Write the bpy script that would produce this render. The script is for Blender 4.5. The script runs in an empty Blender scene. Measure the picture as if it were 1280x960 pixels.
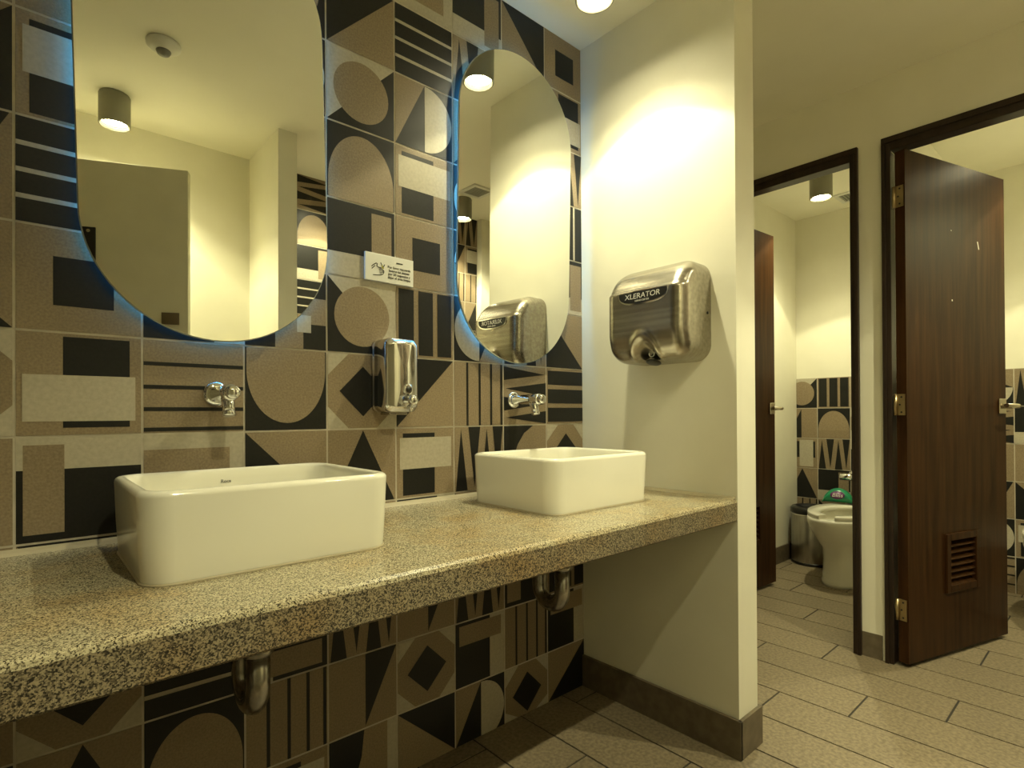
import bpy, bmesh, math, random
from math import sin, cos, pi, radians, atan2
from mathutils import Vector, Matrix

# ------------------------------------------------------------------ units
# Everything is measured in wall tiles (one tile = 20 cm).  z = 0 is a grout line
# just above the basins; the floor lies 4.87 tiles lower.
U = 0.2
ZF = -4.87
CEIL = 7.0
sc = bpy.context.scene
col = sc.collection


def W(x, y, z):
    return Vector((x * U, y * U, (z - ZF) * U))


# ------------------------------------------------------------------ materials
def new_mat(name):
    m = bpy.data.materials.new(name)
    m.use_nodes = True
    nt = m.node_tree
    b = nt.nodes['Principled BSDF']
    return m, nt, b


def plain(name, rgb, rough=0.5, metal=0.0, spec=0.5):
    m, nt, b = new_mat(name)
    b.inputs['Base Color'].default_value = (*rgb, 1)
    b.inputs['Roughness'].default_value = rough
    b.inputs['Metallic'].default_value = metal
    b.inputs['Specular IOR Level'].default_value = spec
    return m


def noisy(name, c1, c2, scale=40, rough=0.6, bump=0.0, metal=0.0, detail=4, lo=0.35, hi=0.65,
          stretch=(1, 1, 1), island=0.0, spec=0.5):
    m, nt, b = new_mat(name)
    N = nt.nodes
    L = nt.links
    tc = N.new('ShaderNodeTexCoord')
    mp = N.new('ShaderNodeMapping')
    mp.inputs['Scale'].default_value = stretch
    L.new(tc.outputs['Object'], mp.inputs['Vector'])
    no = N.new('ShaderNodeTexNoise')
    no.inputs['Scale'].default_value = scale
    no.inputs['Detail'].default_value = detail
    L.new(mp.outputs['Vector'], no.inputs['Vector'])
    cr = N.new('ShaderNodeValToRGB')
    cr.color_ramp.elements[0].position = lo
    cr.color_ramp.elements[1].position = hi
    cr.color_ramp.elements[0].color = (*c1, 1)
    cr.color_ramp.elements[1].color = (*c2, 1)
    L.new(no.outputs['Fac'], cr.inputs['Fac'])
    out = cr.outputs['Color']
    if island:
        ge = N.new('ShaderNodeNewGeometry')
        mr = N.new('ShaderNodeMapRange')
        mr.inputs['To Min'].default_value = 1 - island
        mr.inputs['To Max'].default_value = 1 + island
        L.new(ge.outputs['Random Per Island'], mr.inputs['Value'])
        mx = N.new('ShaderNodeMix')
        mx.data_type = 'RGBA'
        mx.blend_type = 'MULTIPLY'
        mx.inputs['Factor'].default_value = 1
        L.new(out, mx.inputs['A'])
        L.new(mr.outputs['Result'], mx.inputs['B'])
        out = mx.outputs['Result']
    L.new(out, b.inputs['Base Color'])
    b.inputs['Roughness'].default_value = rough
    b.inputs['Metallic'].default_value = metal
    b.inputs['Specular IOR Level'].default_value = spec
    if bump:
        bp = N.new('ShaderNodeBump')
        bp.inputs['Strength'].default_value = bump
        bp.inputs['Distance'].default_value = 0.002
        L.new(no.outputs['Fac'], bp.inputs['Height'])
        L.new(bp.outputs['Normal'], b.inputs['Normal'])
    return m


def emit(name, rgb, strength):
    m, nt, b = new_mat(name)
    nt.nodes.remove(b)
    e = nt.nodes.new('ShaderNodeEmission')
    e.inputs['Color'].default_value = (*rgb, 1)
    e.inputs['Strength'].default_value = strength
    nt.links.new(e.outputs[0], nt.nodes['Material Output'].inputs['Surface'])
    return m


def granite(name, dark, mid, light, scale, lo, hi, rough):
    m, nt, b = new_mat(name)
    N, L = nt.nodes, nt.links
    tc = N.new('ShaderNodeTexCoord')
    v = N.new('ShaderNodeTexVoronoi')
    v.inputs['Scale'].default_value = scale
    L.new(tc.outputs['Object'], v.inputs['Vector'])
    n = N.new('ShaderNodeTexNoise')
    n.inputs['Scale'].default_value = scale * 0.55
    n.inputs['Detail'].default_value = 3
    L.new(tc.outputs['Object'], n.inputs['Vector'])
    sep = N.new('ShaderNodeSeparateColor')
    L.new(v.outputs['Color'], sep.inputs['Color'])
    ad = N.new('ShaderNodeMath')
    ad.operation = 'ADD'
    L.new(sep.outputs['Red'], ad.inputs[0])
    L.new(n.outputs['Fac'], ad.inputs[1])
    hf = N.new('ShaderNodeMath')
    hf.operation = 'MULTIPLY'
    hf.inputs[1].default_value = 0.5
    L.new(ad.outputs[0], hf.inputs[0])
    cr = N.new('ShaderNodeValToRGB')
    e = cr.color_ramp.elements
    e[0].position, e[0].color = lo, (*dark, 1)
    e[1].position, e[1].color = hi, (*light, 1)
    k = e.new((lo + hi) / 2)
    k.color = (*mid, 1)
    L.new(hf.outputs[0], cr.inputs['Fac'])
    big = N.new('ShaderNodeTexNoise')
    big.inputs['Scale'].default_value = 9
    L.new(tc.outputs['Object'], big.inputs['Vector'])
    cr2 = N.new('ShaderNodeValToRGB')
    cr2.color_ramp.elements[0].position = 0.45
    cr2.color_ramp.elements[0].color = (1, 1, 1, 1)
    cr2.color_ramp.elements[1].position = 0.75
    cr2.color_ramp.elements[1].color = (0.95, 0.80, 0.62, 1)
    L.new(big.outputs['Fac'], cr2.inputs['Fac'])
    mx = N.new('ShaderNodeMix')
    mx.data_type = 'RGBA'
    mx.blend_type = 'MULTIPLY'
    mx.inputs['Factor'].default_value = 1
    L.new(cr.outputs['Color'], mx.inputs['A'])
    L.new(cr2.outputs['Color'], mx.inputs['B'])
    L.new(mx.outputs['Result'], b.inputs['Base Color'])
    b.inputs['Roughness'].default_value = rough
    return m


M = {}
M['paint'] = noisy('wall_paint', (.755, .735, .625), (.785, .765, .655), 6, 0.6, 0.05, spec=.3)
M['ceiling'] = noisy('ceiling_paint', (.845, .825, .71), (.865, .845, .73), 5, 0.75, 0.03, spec=.2)
M['grout'] = noisy('tile_grout', (.50, .46, .38), (.60, .55, .46), 30, 0.8)
M['taupe'] = noisy('taupe_tile', (.225, .172, .110), (.295, .230, .150), 220, 0.45, 0.15, island=.06, spec=.4)
M['black'] = noisy('black_tile', (.0085, .0085, .0080), (.0125, .0120, .0110), 160, 0.42, 0.1, spec=.35)
M['cream'] = noisy('cream_tile', (.42, .38, .30), (.48, .44, .35), 120, 0.45, 0.05, spec=.4)
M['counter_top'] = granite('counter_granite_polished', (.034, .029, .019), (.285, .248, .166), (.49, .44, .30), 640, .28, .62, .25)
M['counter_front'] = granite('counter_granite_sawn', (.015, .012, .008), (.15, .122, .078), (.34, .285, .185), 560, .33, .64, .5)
M['sealant'] = plain('sealant', (.40, .35, .24), .5)
M['ceramic'] = plain('white_ceramic', (.74, .725, .64), .12)
M['chrome'] = plain('chrome', (.80, .80, .80), .07, 1)
M['steel'] = noisy('polished_steel', (.72, .71, .70), (.80, .79, .78), 60, .12, 0, 1, stretch=(1, 1, .1))
M['brushed'] = noisy('brushed_steel', (.36, .33, .28), (.47, .44, .38), 90, .27, .02, 1, stretch=(.03, 1, 1))
M['bin_steel'] = noisy('bin_steel', (.34, .32, .29), (.42, .40, .36), 60, .30, 0, 1, stretch=(1, 1, .1))
M['old_chrome'] = noisy('dull_chrome', (.38, .36, .33), (.55, .53, .5), 50, .25, 0, 1)
M['mirror'] = plain('mirror_silver', (.90, .91, .88), .0, 1)
M['mirror_edge'] = plain('mirror_glass_edge', (.62, .66, .60), .08, .6)
M['backing'] = plain('mirror_backing', (.35, .37, .38), .5)
M['led'] = emit('led_strip_glow', (.10, .48, 1.0), 13.0)
M['lamp_body'] = plain('lamp_housing', (.26, .25, .19), .5)
M['lamp_glow'] = emit('lamp_lens_glow', (1.0, .91, .55), 120.0)
M['wood'] = noisy('dark_wood', (.024, .0092, .0026), (.050, .0205, .0062), 5, .36, .03, stretch=(9, 9, .55), detail=6, spec=.12)
M['wood_frame'] = noisy('dark_wood_frame', (.016, .009, .006), (.027, .015, .010), 5, .35, .03, stretch=(9, 9, .55), detail=6, spec=.3)
M['brass'] = plain('aged_brass', (.42, .33, .19), .3, 1)
M['nickel'] = plain('satin_nickel', (.58, .52, .42), .25, 1)
M['floor_tile'] = noisy('floor_tile', (.165, .132, .085), (.275, .222, .146), 90, .5, .06, island=.07, detail=8)
M['floor_gap'] = plain('floor_joint', (.035, .03, .024), .8)
M['skirting'] = noisy('skirting_tile', (.110, .087, .058), (.155, .124, .084), 30, .5, .04, detail=6)
M['white_plastic'] = plain('white_plastic', (.72, .72, .68), .35)
M['grey_plastic'] = plain('grey_plastic', (.20, .20, .18), .35)
M['black_plastic'] = plain('black_plastic', (.012, .012, .012), .35)
M['sign_white'] = plain('sign_white', (.82, .83, .82), .4)
M['ink'] = plain('black_ink', (.012, .012, .014), .6)
M['ink_yellow'] = plain('yellow_green_ink', (.45, .45, .05), .6)
M['badge_white'] = plain('badge_lettering', (.80, .80, .78), .4)
M['entry_door'] = noisy('entry_door_laminate', (.64, .61, .47), (.68, .65, .50), 8, .45, .02)
M['vent_grey'] = plain('vent_grille', (.33, .33, .30), .5)
M['green_pack'] = plain('green_film', (.01, .22, .10), .3)
M['purple_pack'] = plain('purple_print', (.12, .02, .14), .35)
M['scratch'] = plain('scratch_white', (.75, .72, .66), .6)
M['brown_plate'] = plain('brown_plate', (.12, .09, .05), .5)


# ------------------------------------------------------------------ mesh builder
class MB:
    """Collects geometry in tile units and links it as ONE mesh object."""

    def __init__(self):
        self.v, self.f, self.mi, self.sm = [], [], [], []

    def vert(self, p):
        self.v.append(tuple(p))
        return len(self.v) - 1

    def face(self, idx, mi=0, smooth=False):
        self.f.append(list(idx))
        self.mi.append(mi)
        self.sm.append(smooth)

    def poly(self, pts, mi=0):
        self.face([self.vert(p) for p in pts], mi)

    def box(self, x0, x1, y0, y1, z0, z1, mi=0):
        c = [self.vert(p) for p in ((x0, y0, z0), (x1, y0, z0), (x1, y1, z0), (x0, y1, z0),
                                    (x0, y0, z1), (x1, y0, z1), (x1, y1, z1), (x0, y1, z1))]
        for q in ((0, 3, 2, 1), (4, 5, 6, 7), (0, 1, 5, 4), (1, 2, 6, 5), (2, 3, 7, 6), (3, 0, 4, 7)):
            self.face([c[i] for i in q], mi)
        return self

    def rings(self, rings, cap0=True, cap1=True, mi=0, smooth=True, closed=True):
        ids = [[self.vert(p) for p in r] for r in rings]
        n = len(ids[0])
        for a, b in zip(ids[:-1], ids[1:]):
            for i in range(n if closed else n - 1):
                j = (i + 1) % n
                self.face((a[i], a[j], b[j], b[i]), mi, smooth)
        if cap0:
            self.face(ids[0][::-1], mi, False)
        if cap1:
            self.face(ids[-1], mi, False)
        return self

    def lathe(self, prof, o=(0, 0, 0), ax=(0, 0, 1), n=40, mi=0, smooth=True):
        """prof: list of (radius, height) along the axis."""
        a = Vector(ax).normalized()
        t = Vector((1, 0, 0)) if abs(a.x) < .9 else Vector((0, 1, 0))
        e1 = a.cross(t).normalized()
        e2 = a.cross(e1)
        o = Vector(o)
        rr = []
        for r, h in prof:
            rr.append([o + a * h + (e1 * cos(2 * pi * i / n) + e2 * sin(2 * pi * i / n)) * max(r, 1e-5) for i in range(n)])
        return self.rings(rr, True, True, mi, smooth)

    def tube(self, pts, r, n=16, mi=0, caps=True):
        pts = [Vector(p) for p in pts]
        rr = []
        prev = None
        for i, p in enumerate(pts):
            d = (pts[min(i + 1, len(pts) - 1)] - pts[max(i - 1, 0)]).normalized()
            if prev is None:
                t = Vector((1, 0, 0)) if abs(d.x) < .9 else Vector((0, 1, 0))
                e1 = d.cross(t).normalized()
            else:
                e1 = (prev - d * prev.dot(d)).normalized()
            prev = e1
            e2 = d.cross(e1)
            rad = r[i] if isinstance(r, (list, tuple)) else r
            rr.append([p + (e1 * cos(2 * pi * k / n) + e2 * sin(2 * pi * k / n)) * rad for k in range(n)])
        return self.rings(rr, caps, caps, mi)

    def build(self, name, mat, parent=None, at=None, bevel=0.0, seg=2, world=False, sharp=None, rot=None):
        """Coordinates are tile units local to the thing; world=True means scene tile coordinates."""
        me = bpy.data.meshes.new(name)
        org = Vector((0, 0, 0))
        if world:
            vs = [W(*p) for p in self.v]
            lo = Vector([min(p[i] for p in vs) for i in range(3)])
            hi = Vector([max(p[i] for p in vs) for i in range(3)])
            org = Vector(((lo.x + hi.x) / 2, (lo.y + hi.y) / 2, lo.z))
            if parent is not None:
                org = parent.matrix_world.translation.copy()
            vs = [p - org for p in vs]
        else:
            vs = [Vector(p) * U for p in self.v]
        me.from_pydata([tuple(p) for p in vs], [], self.f)
        for m in (mat if isinstance(mat, (list, tuple)) else [mat]):
            me.materials.append(m)
        for p, mi, s in zip(me.polygons, self.mi, self.sm):
            p.material_index = mi
            p.use_smooth = s
        bm = bmesh.new()
        bm.from_mesh(me)
        bmesh.ops.recalc_face_normals(bm, faces=bm.faces)
        bm.to_mesh(me)
        bm.free()
        o = bpy.data.objects.new(name, me)
        col.objects.link(o)
        if parent is not None:
            o.parent = parent
        elif world:
            o.location = org
        if at is not None:
            o.location = W(*at) if parent is None else Vector(at) * U
        if rot is not None:
            o.rotation_euler = rot
        if bevel:
            md = o.modifiers.new('bevel', 'BEVEL')
            md.width = bevel * U
            md.segments = seg
            md.limit_method = 'ANGLE'
            md.angle_limit = radians(40)
        return o


def tag(o, label, cat, group=None):
    o['label'] = label
    o['category'] = cat
    if group:
        o['group'] = group
    return o


def thing(name, label, cat, at, rz=0.0, group=None, rot=None):
    o = bpy.data.objects.new(name, None)
    o.empty_display_size = .05
    col.objects.link(o)
    o.location = W(*at)
    o.rotation_euler = rot if rot else (0, 0, rz)
    tag(o, label, cat, group)
    bpy.context.view_layer.update()
    return o


def structure(o):
    o['kind'] = 'structure'
    return o


def copy_tree(o, parent=None):
    c = o.copy()
    col.objects.link(c)
    if parent is not None:
        c.parent = parent
    for ch in list(o.children):
        copy_tree(ch, c)
    return c


def lettering(text, size, mat, parent, at, rot, name='lettering', align='LEFT', thick=0.0015, scale_x=1.0, space=1.0, shear=0.0):
    cu = bpy.data.curves.new(name, 'FONT')
    cu.body = text
    cu.size = size * U
    cu.align_x = align
    cu.extrude = thick * U
    cu.space_line = space
    cu.shear = shear
    tmp = bpy.data.objects.new(name + '_curve', cu)
    col.objects.link(tmp)
    dg = bpy.context.evaluated_depsgraph_get()
    dg.update()
    me = bpy.data.meshes.new_from_object(tmp.evaluated_get(dg))
    bpy.data.objects.remove(tmp)
    bpy.data.curves.remove(cu)
    me.name = name
    me.materials.clear()
    me.materials.append(mat)
    if scale_x != 1.0:
        for v in me.vertices:
            v.co.x *= scale_x
    o = bpy.data.objects.new(name, me)
    col.objects.link(o)
    o.parent = parent
    o.location = Vector(at) * U
    o.rotation_euler = rot
    return o


def rrect(hw, hd, r, z=0.0, k=8, cx=0, cy=0):
    """rounded rectangle in the xy plane, counter-clockwise"""
    r = max(min(r, hw - 1e-4, hd - 1e-4), 1e-4)
    pts = []
    for sx, sy, a0 in ((1, 1, 0), (-1, 1, pi / 2), (-1, -1, pi), (1, -1, 3 * pi / 2)):
        for i in range(k + 1):
            a = a0 + pi / 2 * i / k
            pts.append((cx + sx * (hw - r) + r * cos(a), cy + sy * (hd - r) + r * sin(a), z))
    return pts


# ------------------------------------------------------------------ tile patterns
def rot_pt(u, v, k):
    for _ in range(k % 4):
        u, v = 1 - v, u
    return u, v


def ell(cx, cy, a, b, a0=0.0, a1=2 * pi, n=36):
    return [(cx + a * cos(a0 + (a1 - a0) * i / n), cy + b * sin(a0 + (a1 - a0) * i / n)) for i in range(n + (0 if abs(a1 - a0 - 2 * pi) < 1e-6 else 1))]


def R(x0, x1, y0, y1):
    return [(x0, y0), (x1, y0), (x1, y1), (x0, y1)]


G_, K_, C_ = 1, 2, 3       # taupe, black, cream material slots
DES = {
    'A': (G_, [(K_, R(.10, .65, .03, .93)), (C_, R(.05, .955, .41, .865))]),
    'B': (G_, [(K_, R(0, 1, y, y + .042)) for y in (.725, .475, .235, .015)]),
    'C': (K_, [(C_, R(0, 1, y, y + .045)) for y in (.725, .47, .22)]),
    'D': (G_, [(K_, R(.03, .98, y, y + .255)) for y in (.705, .37, .035)]),
    'E': (K_, [(C_, [(0, 0), (1, 1), (0, 1)]), (G_, ell(.5, .5, .41, .41))]),
    'F': (K_, [(G_, R(.015, .985, 0, .27)), (G_, ell(.5, .265, .485, .65, 0, pi))]),
    'G': (G_, [(C_, [(0, 0), (.29, 0), (0, .29)]), (C_, [(1, 0), (1, .29), (.71, 0)]), (C_, [(1, 1), (.71, 1), (1, .71)]),
               (C_, [(0, 1), (0, .71), (.29, 1)]), (K_, [(.5, .16), (.84, .5), (.5, .84), (.16, .5)])]),
    'H': (G_, [(K_, [(.02, 0), (.98, 0), (.5, .99)])]),
    'I': (G_, [(K_, [(0, 0), (1, 0), (0, 1)])]),
    'J': (K_, [(G_, [(0, 0), (.5, 1), (0, 1)]), (C_, ell(.5, .5, .49, .49, -pi / 2, pi / 2))]),
    'Q': (G_, [(K_, [(.52, .02), (.52, 1), (1, 1)])]),
    'K': (G_, [(K_, [(.02, 0), (.25, 0), (.125, .97)]), (K_, [(.27, 1), (.51, 1), (.39, .03)]),
               (K_, [(.53, 0), (.76, 0), (.645, .97)]), (K_, [(.77, 1), (.99, 1), (.88, .03)])]),
    'L': (K_, [(C_, R(0, 1, .69, 1)), (G_, R(.05, .36, .07, .93))]),
    'N': (G_, [(K_, R(.275, .765, .25, .73))]),
    'O': (K_, [(G_, R(0, 1, .32, .66)), (G_, R(.35, .70, 0, 1)), (C_, R(.62, .80, .21, .43))]),
    'P': (G_, []),
    'T': (G_, [(K_, [(0, 1), (0, 0), (.13, 0), (.15, .2), (.21, .45), (.31, .68), (.46, .87), (.68, 1)])]),
    'V': (G_, [(K_, [(0, 1), (0, 0), (.2, .05), (.35, .32), (.46, .65), (.5, 1)]), (C_, R(.85, 1, 0, 1))]),
    'S': (C_, [(G_, R(0, .85, 0, .84))]),
}


def tile_wall(mb, cols, rows, pick, P, size=(1.0, 1.0), base=0.006, dl=0.0012, gap=.011):
    """cols/rows: ranges; pick(c, r) -> (design, quarter turns, flip); P(u, v, h) -> point"""
    for c in cols:
        for r in rows:
            d, k, fl = pick(c, r)
            bg, layers = DES[d]

            def put(pts, mi, h):
                q = []
                for u, v in pts:
                    u, v = rot_pt(u, v, k)
                    if fl:
                        u = 1 - u
                    u = gap + u * (1 - 2 * gap)
                    v = gap + v * (1 - 2 * gap)
                    q.append(P((c + u) * size[0], (r + v) * size[1], h))
                mb.poly(q, mi)
            put(R(0, 1, 0, 1), bg, base)
            for i, (m, pts) in enumerate(layers):
                put(pts, m, base + dl * (i + 1))


TM = [M['grout'], M['taupe'], M['black'], M['cream']]

# ------------------------------------------------------------------ the tiled basin wall
KNOWN = {
    # (column, row): (design, quarter turns, mirrored)
    (-1, 0): ('G', 0, 0), (-1, -1): ('P', 0, 0), (-1, 1): ('I', 0, 0), (-1, 2): ('H', 2, 0), (-1, 3): ('I', 1, 0),
    (-1, 4): ('I', 3, 0), (-1, 5): ('P', 0, 0),
    (0, 0): ('A', 2, 0), (0, -1): ('L', 0, 0), (0, 1): ('N', 0, 0), (0, 2): ('C', 0, 0), (0, 3): ('A', 0, 0), (0, 4): ('P', 0, 0),
    (0, -3): ('G', 0, 0), (0, -4): ('H', 0, 0), (0, -5): ('P', 0, 0),
    (1, 0): ('B', 0, 0), (1, -1): ('S', 0, 0), (1, 1): ('L', 3, 0), (1, -3): ('C', 0, 0), (1, -4): ('F', 0, 0), (1, -5): ('E', 0, 0),
    (2, 0): ('F', 2, 0), (2, -1): ('I', 0, 0), (2, 1): ('O', 0, 0), (2, -3): ('L', 1, 0), (2, -4): ('B', 1, 0), (2, -5): ('A', 0, 0),
    (3, 0): ('G', 0, 0), (3, -1): ('H', 0, 0), (3, 1): ('E', 3, 0), (3, 2): ('L', 2, 0), (3, 3): ('F', 0, 0), (3, 4): ('E', 0, 0),
    (3, 5): ('I', 3, 0), (3, 6): ('N', 0, 0), (3, -3): ('K', 0, 0), (3, -4): ('Q', 0, 0), (3, -5): ('V', 0, 0),
    (4, 0): ('I', 3, 0), (4, -1): ('A', 0, 0), (4, 1): ('D', 1, 0), (4, 2): ('N', 0, 0), (4, 3): ('A', 0, 0), (4, 4): ('J', 0, 0),
    (4, 5): ('C', 0, 0), (4, 6): ('S', 2, 1), (4, -3): ('Q', 0, 0), (4, -4): ('G', 0, 0), (4, -5): ('I', 2, 0),
    (5, 0): ('B', 1, 0), (5, -1): ('K', 0, 0), (5, 1): ('J', 2, 0), (5, 5): ('K', 0, 0), (5, 6): ('L', 2, 0),
    (5, -3): ('K', 0, 0), (5, -4): ('L', 3, 0), (5, -5): ('J', 0, 0),
    (6, 0): ('K', 3, 0), (6, -1): ('T', 0, 0), (6, 1): ('K', 0, 0), (6, 6): ('I', 2, 0), (6, -3): ('L', 0, 0), (6, -4): ('B', 1, 0), (6, -5): ('G', 0, 0),
    (7, 0): ('D', 0, 0), (7, -1): ('G', 0, 0), (7, 1): ('I', 0, 0), (7, 2): ('L', 2, 0), (7, 3): ('C', 1, 0), (7, 4): ('K', 0, 0),
    (7, 5): ('A', 2, 0), (7, 6): ('N', 0, 0), (7, -3): ('D', 1, 0), (7, -4): ('L', 3, 0), (7, -5): ('I', 1, 0),
}
rnd = random.Random(7)
KEYS = list('ABCDEFGHIJKLN')


def pick_back(c, r):
    if (c, r) in KNOWN:
        return KNOWN[(c, r)]
    g = random.Random(c * 131 + r * 17)
    return g.choice(KEYS), g.randrange(4), 0


XL, XP, PT, YP = -1.5, 7.97, .60, -2.95          # left wall, partition face, partition thickness, partition end
XS, YF = 13.28, -9.12                            # stall wall face, far wall
XB, YS = 20.85, 1.10                             # stall back wall, stall left wall

mb = MB()
mb.box(XL - .5, XP + PT + .02, 0, .5, ZF, CEIL, 0)
tile_wall(mb, range(-2, 8), range(-5, 7), pick_back, lambda u, v, h: (min(u, XP - .005), -h, max(v, ZF + .005)))
wb = structure(mb.build('wall_back', TM, world=True))
wb['label'] = 'wall of patterned grey, black and cream tiles behind the basins'

# floor ------------------------------------------------------------
mb = MB()
mb.box(-5, 22, -10, 2.2, ZF - .5, ZF - .012, 0)
n0 = -15
for i in range(n0, 13):
    x0 = 9.40 + 1.012 * i
    x1 = x0 + 1.012
    off = -2.52 - 1.10 * (i % 3)
    for j in range(-4, 5):
        ya, yb = off + 3.3 * j, off + 3.3 * (j + 1)
        ya, yb = max(ya, -10), min(yb, 2.2)
        if yb - ya < .05 or x1 < -5 or x0 > 22:
            continue
        g = .016
        mb.box(max(x0, -5) + g, min(x1, 22) - g, ya + g, yb - g, ZF - .02, ZF, 1)
structure(mb.build('floor', [M['floor_gap'], M['floor_tile']], world=True))

# ceiling ------------------------------------------------------------
structure(MB().box(-5, 22, -10, 2.2, CEIL, CEIL + .4).build('ceiling', M['ceiling'], world=True))

# painted walls ------------------------------------------------------------
structure(MB().box(XP, XP + PT, YP, 0, ZF, CEIL).build('wall_partition', M['paint'], world=True))
# far wall: painted stretch, and a stretch tiled from floor to ceiling beyond the short pier
structure(MB().box(-5, 4.70, YF - .5, YF, ZF, CEIL).build('wall_front', M['paint'], world=True))
structure(MB().box(4.68, 5.13, YF, -6.90, ZF, CEIL).build('wall_pier', M['paint'], world=True))
FAR = {(6, 6): ('K', 1, 0), (6, 5): ('F', 0, 0), (6, 4): ('L', 2, 0), (6, 3): ('C', 0, 0), (5, 6): ('K', 1, 0), (5, 5): ('F', 0, 0), (5, 4): ('L', 2, 0), (5, 3): ('C', 0, 0),
       (11, 6): ('K', 0, 0), (11, 5): ('Q', 0, 0), (11, 4): ('B', 1, 0), (11, 3): ('I', 0, 0), (12, 6): ('K', 0, 0), (12, 5): ('A', 0, 0), (12, 4): ('B', 1, 0), (12, 3): ('H', 0, 0)}
mb = MB()
mb.box(4.70, 12.5, YF - .5, YF, ZF, CEIL, 0)
tile_wall(mb, range(5, 13), range(-5, 7), lambda c, r: FAR.get((c, r)) or (random.Random(c * 7 + r * 31).choice(KEYS), random.Random(c + r * 5).randrange(4), 0),
          lambda u, v, h: (min(u - .05, 12.48), YF + h, max(v, ZF + .005)))
structure(mb.build('wall_front_tiled', TM, world=True))
structure(MB().box(12.5, XS + .6, YF - .5, YF + .25, ZF, CEIL).build('wall_front_end', M['paint'], world=True))
# left wall with the entrance opening; unseen tiles added to soak up bounced light
mb = MB()
mb.box(XL - .5, XL, -4.05, 0, ZF, CEIL)
mb.box(XL - .5, XL, YF, -8.80, ZF, CEIL)
mb.box(XL - .5, XL, -8.80, -4.05, 5.62, CEIL)
tile_wall(mb, range(-4, 0), range(-5, 7), lambda c, r: (random.Random(c * 5 + r * 11).choice(KEYS), random.Random(c + r * 3).randrange(4), 0),
          lambda u, v, h: (XL + h, max(u, -4.0), max(v, ZF + .005)))
structure(mb.build('wall_left', [M['paint'], M['taupe'], M['black'], M['cream']], world=True))
structure(MB().box(-5, -4.6, -9.6, 0, ZF, CEIL).build('wall_hallway', M['paint'], world=True))
structure(MB().box(-4.6, XL - .5, -.4, 0, ZF, CEIL).build('wall_hallway_end', M['paint'], world=True))
# corridor end and stall walls
structure(MB().box(XP + PT, XS + .6, YS, YS + .4, ZF, CEIL).build('wall_corridor', M['paint'], world=True))
FT = 5.71          # outer top of the door frames
O1 = (-2.87, .66)  # door_1 clear opening in y
O2 = (-7.15, -3.59)
SW = .22           # stall wall thickness
mb = MB()
mb.box(XS, XS + SW, O1[1] + .1, YS, ZF, CEIL)
mb.box(XS, XS + SW, O2[1] + .1, O1[0] - .1, ZF, CEIL)
mb.box(XS, XS + SW, YF, O2[0] - .1, ZF, CEIL)
mb.box(XS, XS + SW, O1[0] - .1, O1[1] + .1, FT - .15, CEIL)
mb.box(XS, XS + SW, O2[0] - .1, O2[1] + .1, FT - .15, CEIL)
structure(mb.build('wall_right', M['paint'], world=True))
structure(MB().box(XS + SW, XB, YS, YS + .4, ZF, CEIL).build('wall_stall_left', M['paint'], world=True))
structure(MB().box(XS + SW, XB, -3.42, -3.05, ZF, CEIL).build('wall_stall_divider', M['paint'], world=True))
structure(MB().box(XS + SW, XB, -7.8, -7.4, ZF, CEIL).build('wall_stall_right', M['paint'], world=True))
structure(MB().box(XB, XB + .5, -7.8, YS + .4, ZF, CEIL).build('wall_stall_back', M['paint'], world=True))
ST = {(0, 0): ('E', 0, 0), (0, 1): ('D', 1, 0), (1, 0): ('Q', 2, 0), (1, 1): ('F', 0, 0), (2, 0): ('A', 3, 0), (2, 1): ('K', 0, 0),
      (3, 0): ('H', 0, 0), (3, 1): ('L', 2, 0), (4, 0): ('B', 1, 0), (4, 1): ('I', 0, 0), (0, 2): ('A', 0, 0), (1, 2): ('G', 0, 0), (2, 2): ('L', 0, 0),
      (0, 6): ('K', 0, 0), (1, 6): ('L', 2, 0), (2, 6): ('B', 1, 0), (3, 6): ('I', 0, 0), (4, 6): ('A', 0, 0), (5, 6): ('F', 0, 0),
      (0, 7): ('K', 0, 0), (1, 7): ('L', 2, 0), (2, 7): ('B', 1, 0)}
mb = MB()
mb.box(XB - .012, XB, -7.4, YS, ZF, 1.37, 0)


def stall_pick(c, r):
    return ST.get((5 - r, c)) or (random.Random(c * 77 + r).choice(KEYS), random.Random(c + 9 * r).randrange(4), 0)


# the first column is cut by the side wall: its tiles run on behind the plaster
tile_wall(mb, range(0, 10), range(0, 6), stall_pick,
          lambda u, v, h: (XB - .012 - h, max(1.42 - u, -7.39), 1.37 - 6 * 1.045 + v), size=(1.0, 1.045))
structure(mb.build('wall_stall_tiles', TM, world=True))

# baseboards ------------------------------------------------------------
BH, BT = .57, .055
mb = MB()
mb.box(XP - BT, XP, YP - BT, -.005, ZF, ZF + BH)
mb.box(XP - BT + .002, XP + PT + BT, YP - BT, YP, ZF, ZF + BH)
mb.box(XP + PT, XP + PT + BT, YP, YS, ZF, ZF + BH)
structure(mb.build('baseboard_partition', M['skirting'], world=True, bevel=.008))
mb = MB()
mb.box(XS - .02, XS, O2[1] + .21, O1[0] - .13, ZF, ZF + .50)
structure(mb.build('baseboard_right', M['skirting'], world=True))
structure(MB().box(XS + SW, XB - .03, YS - BT, YS, ZF, ZF + .55).build('baseboard_stall_left', M['skirting'], world=True))
structure(MB().box(XL, 4.68, YF, YF + BT, ZF, ZF + BH).build('baseboard_front', M['skirting'], world=True))
mb = MB()
mb.box(4.68 - BT, 4.68, YF + BT, -6.9 + BT, ZF, ZF + BH)
mb.box(4.68 - BT, 5.13 + BT, -6.9, -6.9 + BT, ZF, ZF + BH)
structure(mb.build('baseboard_pier', M['skirting'], world=True))

# door frames (trim) ------------------------------------------------------------


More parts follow.
